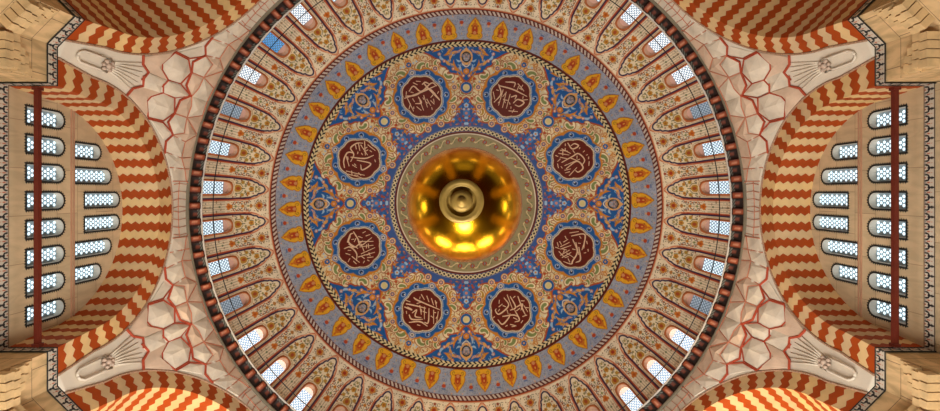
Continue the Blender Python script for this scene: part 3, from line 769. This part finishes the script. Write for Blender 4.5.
# ------------------------------------------------------------------ window walls
TX = AX + 1.9
YS = [-4.04,-2.885,-1.73,-.577,.577,1.73,2.885,4.04]
WL = [(y, 20.34, 22.2, .66) for y in YS]
WU = [(-2.83,22.86,24.42,.64),(-1.7,22.86,25.12,.64),(-.565,23.45,25.72,.64),(.565,23.45,25.72,.64),(1.7,22.86,25.12,.64),(2.83,22.86,24.42,.64)]
def tess_wall(name, outer, holes, x, m, parent):
    loops = [[Vector((y, z, 0)) for y, z in outer]] + [[Vector((y, z, 0)) for y, z in h] for h in holes]
    pts = [p for l in loops for p in l]; tris = tessellate_polygon(loops)
    return raw_mesh(name, [(x, p.x, p.y) for p in pts], [tuple(t) for t in tris], m, parent, uvs=[(p.x, p.y) for p in pts])
M_pane = emis('daylit_round_glass', (214,238,248), 1.25)
def shift(pts, y): return [(a+y, b) for a, b in pts]
def tymp_window(parent, y, z0, z1, w, n):
    """one arched window of round panes in a plaster grille"""
    o = empty('window_%d' % n, None, (0,0,0), parent.rotation_euler[2])
    ol = shift(outline(w, z0, z1), y); k = len(ol)
    # reveal
    v = [(TX, a, b) for a, b in ol] + [(TX+.32, a, b) for a, b in ol]
    raw_mesh('reveal', v, [(i, (i+1)%k, k+(i+1)%k, k+i) for i in range(k)], M_reveal, o)
    raw_mesh('grille', [(TX+.30, a, b) for a, b in ol], [tuple(range(k))], M_lat, o)
    b = Bm(); pit = .178; row = 0; zz = z0 + .11
    while zz < z1 - .06:
        for j in range(-3, 4):
            yy = y + (j + (.5 if row % 2 else 0)) * pit * 1.05
            lim = w/2 - .05
            if zz > z1 - w/2: lim = math.sqrt(max(0, (w/2)**2 - (zz-(z1-w/2))**2)) - .05
            if abs(yy-y) <= lim:
                r = .069; vs = [(TX+.288, yy, zz)] + [(TX+.288, yy + r*math.cos(t*PI/5), zz + r*math.sin(t*PI/5)) for t in range(10)]
                b.add(vs, [(0, 1+t, 1+(t+1)%10) for t in range(10)])
        zz += pit*.9; row += 1
    b.build('glazing', M_pane, o)
    # toothed dark border round the opening
    b = Bm(); big = shift(outline(w+.16, z0-.08, z1+.08), y); kk = len(big)
    vs = [(TX-.012, a, c) for a, c in ol] + [(TX-.012, a, c) for a, c in big]
    b.add(vs, [(i, (i+1)%kk, kk+(i+1)%kk, kk+i) for i in range(kk)])
    P = np.array(big + [big[0]]); seg = np.hypot(*np.diff(P, axis=0).T); L = np.concatenate([[0], np.cumsum(seg)]); cy, cz = y, (z0+z1)/2
    for s in np.arange(.05, L[-1], .115):
        px, pz = np.interp(s, L, P[:,0]), np.interp(s, L, P[:,1]); i = min(len(seg)-1, int(np.searchsorted(L, s)-1)); d = (P[i+1]-P[i])/seg[i]; nn = np.array([d[1], -d[0]])
        if (px-cy)*nn[0] + (pz-cz)*nn[1] < 0: nn = -nn
        q = [(px-d[0]*.035, pz-d[1]*.035), (px+d[0]*.035, pz+d[1]*.035), (px+nn[0]*.06, pz+nn[1]*.06)]
        b.add([(TX-.012, a, c) for a, c in q], [(0,1,2)])
    b.build('toothed_border', M_black, o)
    return o
LOW = ['first','second','third','fourth','fifth','sixth','seventh','eighth']; UPP = ['first','second','third','fourth','fifth','sixth']
for side, ang in (('left', PI), ('right', 0.0)):
    w = empty('wall_' + side, None, (0,0,0), ang); tag(w, 'beige stone wall with two rows of arched windows under the %s arch' % side, 'wall', kind='structure')
    iy, iz = arch_curve(TAU, 'i'); outer = [(a*1.004, b+.01) for a, b in zip(iy, iz)]
    outer = [(-5.06, 15.0)] + outer + [(5.06, 15.0)]
    tess_wall('wall_face', outer, [shift(outline(q[3], q[1], q[2]), q[0]) for q in WL + WU], TX, M_tymp, w)
    b = Bm(); b.box((TX-.05, -4.75, 22.58), (TX+.0, 4.75, 22.64)); b.box((TX-.05,-4.7,22.74),(TX+.0,4.7,22.78)); b.build('string_course', M_string, w)
    frieze('frieze', [(TX-.03, -5.03), (TX-.03, 5.03)], w)
    for nm, L_, T_ in (('lower', LOW, WL), ('upper', UPP, WU)):
        for j, (y, z0, z1, ww) in enumerate(T_):
            o = tymp_window(w, y, z0, z1, ww, wi); wi += 1
            jj = j if side == 'right' else len(T_)-1-j      # order from the top of the photo
            tag(o, 'round-paned arched window, %s from the top in the %s row of the %s wall' % (L_[jj], nm, side), 'window', 'arched windows of the %s wall' % side, 'structure')

# ------------------------------------------------------------------ tie rods
for ang, t in ((PI,'left'),(0.0,'right')):
    o = empty('tie_rod', None, (0,0,0), ang); tag(o, 'dark red iron tie rod crossing the mouth of the %s arch' % t, 'rod', 'iron tie rods across the arches')
    b = Bm(); zr = 19.35; xr = 428.6*zr/F + .0
    b.box((xr-.085, -4.9, zr-.085), (xr+.085, 4.9, zr+.085)); b.build('bar', M_rod, o)
    for s in (-1,1):
        b = Bm(); b.box((xr-.13, s*4.88-.06, zr-.13),(xr+.13, s*4.88+.06, zr+.13)); b.build('collar', M_rod, o)
# ------------------------------------------------------------------ piers (local frame: +x along the octagon's corner)
HA = R_(22.5)
def toloc(x, y):  # from arch frame (arch at azimuth 0, its +y end) to the pier frame at azimuth 22.5
    return (x*math.cos(-HA) - y*math.sin(-HA), x*math.sin(-HA) + y*math.cos(-HA))
q1 = toloc(AX+4.2, 5.03); q2 = toloc(AX, 5.03); cx_ = AX/math.cos(HA)
pier_path = [q1, q2, (cx_, 0), (q2[0], -q2[1]), (q1[0], -q1[1])]
pier = empty('pillar', None, (0,0,0), HA)
def off_path(path, d):   # shrink the path into the pier
    return [(x + d, y*(1 - d/ (abs(y)+1e-6)) if abs(y) > .01 else 0) for x, y in path]
ins = [(q1[0]+.02, q1[1]+.046), (q2[0]+.06, q2[1]+.035), (cx_+.04, 0), (q2[0]+.06, -q2[1]-.035), (q1[0]+.02, -q1[1]-.046)]
def prism(path, z0, z1, name, m, parent):
    P = np.array(path); seg = np.hypot(*np.diff(P, axis=0).T); L = np.concatenate([[0], np.cumsum(seg)])
    V = []; U = []; Fc = []
    for i in range(len(P)-1):
        n = len(V); a, b = P[i], P[i+1]
        V += [(*a, z0), (*b, z0), (*b, z1), (*a, z1)]; U += [(L[i], z0), (L[i+1], z0), (L[i+1], z1), (L[i], z1)]; Fc.append((n,n+1,n+2,n+3))
    return raw_mesh(name, V, Fc, m, parent, uvs=U)
prism(ins, -EYE, AZ0, 'shaft', M_pier, pier)
cpp = [(x, y) for x, y in pier_path] + [(26, -q1[1]-3), (26, q1[1]+3)]
raw_mesh('cap', [(x, y, AZ0-.004) for x, y in cpp], [tuple(range(len(cpp)))], M_pier, pier, uvs=cpp)
# soffit closing the back of the frieze, black bead below it
frieze('frieze', pier_path[::-1], pier)
b = Bm()
for z in (FZ0-.02, AZ0+.0):
    b.tube([(x-.01, y, z) for x, y in pier_path], .022, 6)
b.build('bead', M_black, pier)
# stepped muqarnas hood on the two front faces, and ledges lower on the shaft
def face_pt(side, s, z, d):   # s metres from the corner along the front face, d proud of it
    a = np.array([cx_+.04, 0.0]); e = np.array([q2[0]+.04, side*(abs(q2[1])-.05)]); u = (e-a)/np.linalg.norm(e-a); n = np.array([-abs(u[1]), side*-abs(u[0])*0 ])
    n = np.array([-u[1]*side, u[0]*side]);
    if n[0] > 0: n = -n
    p = a + u*s + n*d; return (p[0], p[1], z)
def rbox(bm_, side, s0, s1, z0, z1, d):
    v = [face_pt(side, s, z, dd) for dd in (0, d) for z in (z0, z1) for s in (s0, s1)]
    bm_.add(v, [(4,5,7,6),(0,1,5,4),(2,6,7,3),(0,4,6,2),(1,3,7,5)])
WF = math.hypot(q2[0]-cx_, abs(q2[1])-.05)
def muq():
    b = Bm()
    for side in (1,-1):
        for i, (zt, n, d) in enumerate([(18.3,1,.08),(18.1,2,.16),(17.85,3,.24),(17.55,4,.34),(17.2,4,.42)]):
            for j in range(n):
                s1 = WF - .03 - .30*j - (.08 if i % 2 else 0)
                rbox(b, side, s1-.26, s1, zt-.34, zt-.05*(j % 2), d + .03*(j % 2))
    return b
muq().build('muqarnas_hood', M_carve, pier)
PL = {22.5:'lower right, its patterned frieze beside the right arch and bright orange vault', 157.5:'lower left, its patterned frieze beside the left arch and bright orange vault',
      202.5:'upper left, pale cream and well lit beside the left arch', 337.5:'upper right, tan with stepped stone hoods beside the right arch',
      67.5:'first beyond the lower edge of the dome towards the right', 112.5:'first beyond the lower edge of the dome towards the left', 247.5:'first beyond the upper edge of the dome towards the left', 292.5:'first beyond the upper edge of the dome towards the right'}
for i, (a, t) in enumerate(PL.items()):
    o = pier if i == 0 else dup(pier, R_(a)); tag(o, 'stone pillar at the ' + t if i < 4 else 'stone pillar ' + t, 'pillar', 'stone pillars carrying the dome', 'structure')

# ------------------------------------------------------------------ pendentives, with folded facets outlined in red
def RZ(z):
    return np.hypot(AX, np.where(z < 27.1, extr(np.minimum(z, 27.1)), 0.0))
_zz = np.linspace(AZ0, 28.5, 900); _rr = F * RZ(_zz) / _zz
def z_of_r(r): return np.interp(r, _rr[::-1], _zz[::-1])
def pend_from_px(x, y, mirror=False):
    """photo point on the upper-left pendentive -> (azimuth about its axis, z)"""
    cy = 210.0
    for _ in range(8):
        r = math.hypot(x-PX0, y-cy); z = float(z_of_r(r)); cy = PY0 + 480.0/z
    th = math.atan2(y-cy, x-PX0); d = th - R_(-157.5)
    return d, z
def PP(d, z, off=0.0):
    R = float(RZ(np.array(z))) - off; return (R*math.cos(d), R*math.sin(d), z)
def make_pend():
    o = empty('pendentive', None, (0,0,0), HA)
    zs = np.concatenate([np.linspace(AZ0, 26.6, 60), np.linspace(26.65, 27.1, 14), np.linspace(27.2, 28.5, 8)]); nc = 61
    V = [(17.7*math.cos(HA*.16*t), 17.7*math.sin(HA*.16*t), AZ0) for t in np.linspace(-1, 1, nc)]
    for z in zs:
        ye = float(extr(np.array(min(z, 27.1)))) if z < 27.1 else 0.0; a = HA - math.atan2(ye, AX); R = float(RZ(np.array(z)))
        for t in np.linspace(-1, 1, nc): V.append((R*math.cos(a*t), R*math.sin(a*t), z))
    raw_mesh('smooth_shell', V, grid_faces(len(zs)+1, nc), M_pend, o, smooth=True)
    # cells traced on the upper-left one: (points, height, apex shift)
    CE = [
     ([(174,52),(161.5,63),(161.2,69.5),(167.3,79.7),(179.7,83.4),(190,72.4),(187.8,59.3)], .42, (5,2), 0),
     ([(142.5,56.5),(174,52),(161.5,63),(161.2,69.5),(167,80),(147.5,72),(142,64)], .25, (0,0), 1),
     ([(178,52),(188.8,57.5),(202,55),(201.6,46)], .16, (3,1), 0),
     ([(191,72),(192,61.5),(205,55),(212,64),(203,77)], .34, (-1,-1), 0),
     ([(205,55),(219,58),(224,71),(203,77),(212,64)], .30, (2,0), 1),
     ([(190,97),(185.3,85),(191,72),(203,77),(198,88)], .34, (-2,0), 1),
     ([(190,97),(198,88),(203,77),(213,88),(206.6,101)], .30, (1,-2), 0),
     ([(203,77),(224,71),(213,88)], .2, (1,0), 1),
     ([(205,55),(204.6,46),(211,38),(228,44),(219,58)], .26, (0,1), 0),
     ([(219,58),(228,44),(237,52),(224,71)], .2, (0,0), 1),
     ([(211,38),(226,30),(238,38),(228,44)], .14, (0,0), 0),
     ([(228,44),(238,38),(246,44),(237,52)], .12, (0,0), 1),
     ([(226,30),(238,22),(248,30),(238,38)], .1, (0,0), 0),
     ([(238,38),(248,30),(254,36),(246,44)], .1, (0,0), 1),
    ]
    AXC = [([(167,80.5),(161,86.5),(160,93.5),(174,98),(190,97),(180,84.5)], .40, (4,1)), ([(147.5,72),(167,80),(161,86.5),(160,93.5),(141,88),(141,80)], .28, (0,0))]
    fa = {0: Bm(), 1: Bm()}
    def cell(pts, h, sh, k, mir):
        c = (sum(p[0] for p in pts)/len(pts)+sh[0], sum(p[1] for p in pts)/len(pts)+sh[1])
        q = [pend_from_px(*p) for p in pts]; qc = pend_from_px(*c); s = -1 if mir else 1
        n = len(q)
        # shrink slightly, rim, and an off-centre peak with a short ridge
        rim = []; 
        for d, z in q:
            rim.append((qc[0]+(d-qc[0])*.985, qc[1]+(z-qc[1])*.985))
        v = [PP(s*d, z, .012) for d, z in rim] + [PP(s*d, z, .05) for d, z in [(qc[0]+(d-qc[0])*.93, qc[1]+(z-qc[1])*.93) for d, z in q]]
        e = max(range(n), key=lambda i: math.hypot((q[i][0]-qc[0])*16, q[i][1]-qc[1]))
        h *= .62; p1 = PP(s*qc[0], qc[1], h); p2 = PP(s*(qc[0]*.4+q[e][0]*.6), qc[1]*.4+q[e][1]*.6, h*.75)
        v += [p1, p2]; f = []
        for i in range(n):
            j = (i+1) % n; f.append((i, j, n+j, n+i))
            ci = 2*n+1 if i in (e,) else 2*n
            if i == e: f.append((n+i, n+j, 2*n+1)); f.append((n+j, 2*n, 2*n+1))
            elif j == e: f.append((n+i, n+j, 2*n+1)); f.append((n+i, 2*n+1, 2*n))
            else: f.append((n+i, n+j, 2*n))
        if s < 0: f = [t[::-1] for t in f]
        fa[k].add(v, f)
    for pts, h, sh, k in CE:
        for mir in (False, True): cell(pts, h, sh, k, mir)
    for pts, h, sh in AXC: cell(pts, h, sh, 0, False)
    fa[0].build('facet', M_face, o); fa[1].build('facet', M_face2, o)
    # outlines
    LA = [(142.5,54.5),(142,64),(147.5,72),(141,80)]
    LB = [(212,36.5),(204.4,46),(204.8,55),(192,61.5),(190.7,71.7),(185.3,85),(190,96.2)]
    HX = [(174,52),(161.5,63),(161.2,69.5),(167.3,79.7),(179.7,83.4),(190,72.4),(187.8,59.3),(174,52)]
    MID = [(167.3,80),(161,86.5)]; M2 = [(179.7,83.4),(190,96.2)]
    TT = [(175,51),(188.8,58),(203,56)]
    def ribbon(bm_, pts, w, off, s):
        q = [pend_from_px(*p) for p in pts]; P3 = [PP(s*d, z, off) for d, z in q]; bm_.tube(P3, w, 6)
    br = Bm()
    for s in (1,-1):
        for L_, w in ((LA,.062),(LB,.062),(HX,.04),(MID,.04),(M2,.035),(TT,.035)): ribbon(br, L_, w, .06, s)
    br.build('red_outline', M_red, o)
    bt = Bm()
    for s in (1,-1):
        for L_ in ([(205,55),(219,58),(224,71),(213,88),(206.6,101)],[(203,77),(191,72)],[(203,77),(213,88)],[(203,77),(224,71)],[(219,58),(228,44),(211,38)],[(228,44),(237,52),(224,71)],[(228,44),(238,38),(226,30)],[(238,38),(246,44)],[(238,38),(248,30),(238,22)],[(248,30),(256,34)],[(190,97),(198,88),(203,77)],[(205,55),(212,64),(203,77)]):
            ribbon(bt, L_, .032, .05, s)
        # ladder of lines on the narrow strip near the arch's crown
        for j in range(6):
            d = R_(14.5 + j*1.55)*s; za = 27.05 if j > 1 else 26.9
            bt.tube([PP(d, 27.15 if abs(d) > R_(17) else 26.8, .02), PP(d*.985, 27.7, .02), PP(d*.995, 28.35, .02)], .022, 5)
        bt.tube([PP(R_(x)*s, 27.65, .02) for x in np.linspace(12.5, 22.5, 12)], .022, 5)
    bt.build('rose_outline', M_thin, o)
    # the stem: a long looped moulding ending in a knot, and fanned flutes
    bs = Bm()
    for s in (1,-1):
        pts = [(108,63.5),(100,60),(90,57.2),(80,55),(76,55)]
        q = [pend_from_px(*p) for p in pts]; ax0 = [z for d, z in q]
        bs.tube([PP(s*R_(.95), ax0[0], .10), PP(s*R_(.95), ax0[1], .12), PP(s*R_(.9), ax0[2], .12), PP(s*R_(.8), ax0[3], .10), PP(s*R_(.4), ax0[4], .10), PP(0, ax0[4]-.04, .10)], .055, 6)
    for dgs in (-2.7,-1.8,-.9,0,.9,1.8,2.7):
        z0 = pend_from_px(108,63.5)[1]; z1 = pend_from_px(140,80)[1] + abs(dgs)*.05
        bs.tube([PP(R_(dgs*.2), z0, .05), PP(R_(dgs*.5), z0*.6+z1*.4, .04), PP(R_(dgs), z1-.1, .0)], [.05,.04,.015], 6)
    bs.build('looped_molding', M_pend, o, True)
    bk = Bm(); z0 = pend_from_px(107,63)[1]
    for (dd, dz, r) in [(0,0,.15),(.55,.16,.10),(-.55,.16,.10),(.55,-.16,.10),(-.55,-.16,.10),(0,.26,.09),(0,-.26,.09)]:
        c = PP(R_(dd), z0+dz, .10); bk.lathe([(0.001,-r),(r*.7,-r*.7),(r,0),(r*.7,r*.7),(.001,r)], 8, c)
    bk.build('knot', plain('rosy_knot', (200,176,156), .7, .3, 6), o, True)
    return o
pe = make_pend()
PE = {22.5:'lower right, in brown half-shade', 157.5:'lower left, in brown half-shade', 202.5:'upper left, pale and brightly lit', 337.5:'upper right, pale beside the right arch',
      67.5:'just below the dome towards the right', 112.5:'just below the dome towards the left', 247.5:'just above the dome towards the left', 292.5:'just above the dome towards the right'}
for i, (a, t) in enumerate(PE.items()):
    o = pe if i == 0 else dup(pe, R_(a)); tag(o, 'faceted plaster pendentive with red outlines, ' + t, 'pendentive', 'faceted pendentives round the dome', 'structure')

# ------------------------------------------------------------------ lamp wire ring round the foot of the dome
wr = empty('wire_ring'); tag(wr, 'thin black wire ring strung in front of the dome windows', 'wire')
zw = 28.95; RW = 253.3*zw/F
b = Bm(); b.tube([(RW*math.cos(t), RW*math.sin(t), zw) for t in np.linspace(0, 2*PI, 161)[:-1]], .028, 5, closed=True); b.build('wire', M_wire, wr)
for k in range(20):
    t = 2*PI*k/20; b = Bm(); b.tube([(RW*math.cos(t), RW*math.sin(t), zw), (15.05*math.cos(t), 15.05*math.sin(t), zw+.1)], .012, 4)
    b.build('stay', M_wire, wr)

# ------------------------------------------------------------------ the gilded globe hanging under the dome
gz = 10.0; gR = 1.13; gc = (-.035, -.70, gz)
gl = empty('hanging_globe', None, gc); tag(gl, 'large polished golden globe hanging at the centre of the dome', 'chandelier')
b = Bm(); pr = [(max(.001, gR*math.sin(a)), -gR*math.cos(a)) for a in np.linspace(0, PI, 49)]; b.lathe(pr, 96); b.build('globe', M_gold, gl, True)
b = Bm(); b.tube([(0,0,gR*.95),(.035,.70,45.0-gz)], .05, 8); b.build('hanging_rod', M_brass, gl)
dz = 8.55 - gz; dc = (-.08+.035, -.945+9.2*8.55/F+.70, dz); dR = 22.4*8.55/F
b = Bm(); b.lathe([(dR*.5,.05),(dR*.97,.05),(dR,.02),(dR,-.02),(dR*.95,-.04),(dR*.78,-.055),(dR*.72,-.03),(dR*.68,-.045),(dR*.66,.03),(dR*.5,.06),(.001,.06)], 64, dc); b.build('disc', M_brass, gl, True)
b = Bm(); b.lathe([(dR*.50,.05),(dR*.50,-.03),(dR*.44,-.09),(dR*.3,-.13),(dR*.22,-.11),(dR*.18,-.16),(dR*.08,-.2),(.001,-.21)], 48, dc); b.build('finial', M_brass, gl, True)
b = Bm(); b.tube([(dc[0],dc[1],dc[2]+.04),(dc[0]*.3,dc[1]*.3,-gR*.96)], .10, 16); b.build('neck', M_brass, gl, True)

# ------------------------------------------------------------------ floor
fl = Bm(); fl.lathe([(.001,-EYE),(20,-EYE),(60,-EYE)], 64); f_ = fl.build('floor', M_carpet); tag(f_, 'dark red carpet floor under the dome', 'floor', kind='structure')

# ------------------------------------------------------------------ light
w = bpy.data.worlds.new('World'); bpy.context.scene.world = w; w.use_nodes = True; nt = w.node_tree
bg = nt.nodes['Background']
tc = N(nt, 'ShaderNodeTexCoord'); sx = N(nt, 'ShaderNodeSeparateXYZ'); nt.links.new(tc.outputs['Generated'], sx.inputs[0])
rp = N(nt, 'ShaderNodeValToRGB'); mr = N(nt, 'ShaderNodeMapRange'); mr.inputs['From Min'].default_value = -1; mr.inputs['From Max'].default_value = 1
nt.links.new(sx.outputs['Z'], mr.inputs['Value']); nt.links.new(mr.outputs['Result'], rp.inputs[0])
cr = rp.color_ramp; cr.elements[0].position = .35; cr.elements[0].color = (.2,.17,.14,1); cr.elements[1].position = .52; cr.elements[1].color = (.86,.88,.92,1)
nt.links.new(rp.outputs[0], bg.inputs['Color']); bg.inputs['Strength'].default_value = 0.22

KEY = 900
def light(kind, name, loc, energy, color=(1,1,1), size=1.0, target=None, **kw):
    d = bpy.data.lights.new(name, kind); d.energy = energy; d.color = color
    if kind == 'AREA': d.shape = 'DISK'; d.size = size
    elif kind != 'SUN': d.shadow_soft_size = size
    for k, v in kw.items(): setattr(d, k, v)
    o = bpy.data.objects.new(name, d); C.objects.link(o); o.location = loc
    if target is not None: o.rotation_euler = (Vector(target) - Vector(loc)).to_track_quat('-Z', 'Y').to_euler()
    return o
# unseen area lights added round the hall, the ring for its lower windows, strongest from the side below the picture
WARM = (1, .965, .91)
for k in range(16):
    a = 2*PI*(k+.5)/16
    light('AREA', 'lower_window_light', (15.2*math.cos(a), 15.2*math.sin(a), 11.6), KEY*(.025 + .075*max(0, math.sin(a))), WARM, 2.6, (0,0,24))
for a in (60, 90, 120):
    light('AREA', 'added_key_light', (14.6*math.cos(R_(a)), 14.6*math.sin(R_(a)), 9.5), KEY*1.35, WARM, 5, (0,-6,29))  # unseen key lights added so the upper side comes out brighter
for a in (0, 180):
    light('AREA', 'side_fill_light', (15.5*math.cos(R_(a)), 0, 8.0), KEY*.24, WARM, 4, (0,-2,31))  # weak unseen fill added low on the left and right
light('AREA', 'added_floor_light', (0, 8.2, -1.3), 4700, WARM, 5, (0,-3,38))  # unseen disc light added just above the floor to brighten the dome
light('AREA', 'far_fill_light', (0, -14, 7), KEY*.03, WARM, 6, (0,3,33))  # faint unseen fill added opposite the key lights
# unseen uplights added to brighten the two lower vaults
for a, e in ((45, 5600), (135, 5600)):
    d = Vector((math.cos(R_(a)), math.sin(R_(a)), 0))
    light('SPOT', 'vault_uplight', d*18.6 + Vector((0,0,12)), e, (1,.74,.38), .4, d*18.0 + Vector((0,0,24)), spot_size=R_(75), spot_blend=.4)

# ------------------------------------------------------------------ lift to the floor, camera
for o in list(C.objects):
    if o.parent is None: o.location.z += EYE
cam = bpy.data.cameras.new('camera'); co = bpy.data.objects.new('camera', cam); C.objects.link(co)
co.location = (0, CAMY, EYE); co.rotation_euler = (PI, 0, 0)
cam.sensor_width = 36; cam.lens = F/940*36; cam.shift_x = (470 - PX0)/940; cam.shift_y = -(205.5 - PY0)/940
cam.clip_end = 500; cam.clip_start = .05
sc = bpy.context.scene; sc.camera = co
vs = sc.view_settings; vs.view_transform = 'Standard'; vs.look = 'None'; vs.gamma = 1; vs.use_curve_mapping = False; vs.exposure = 0.0
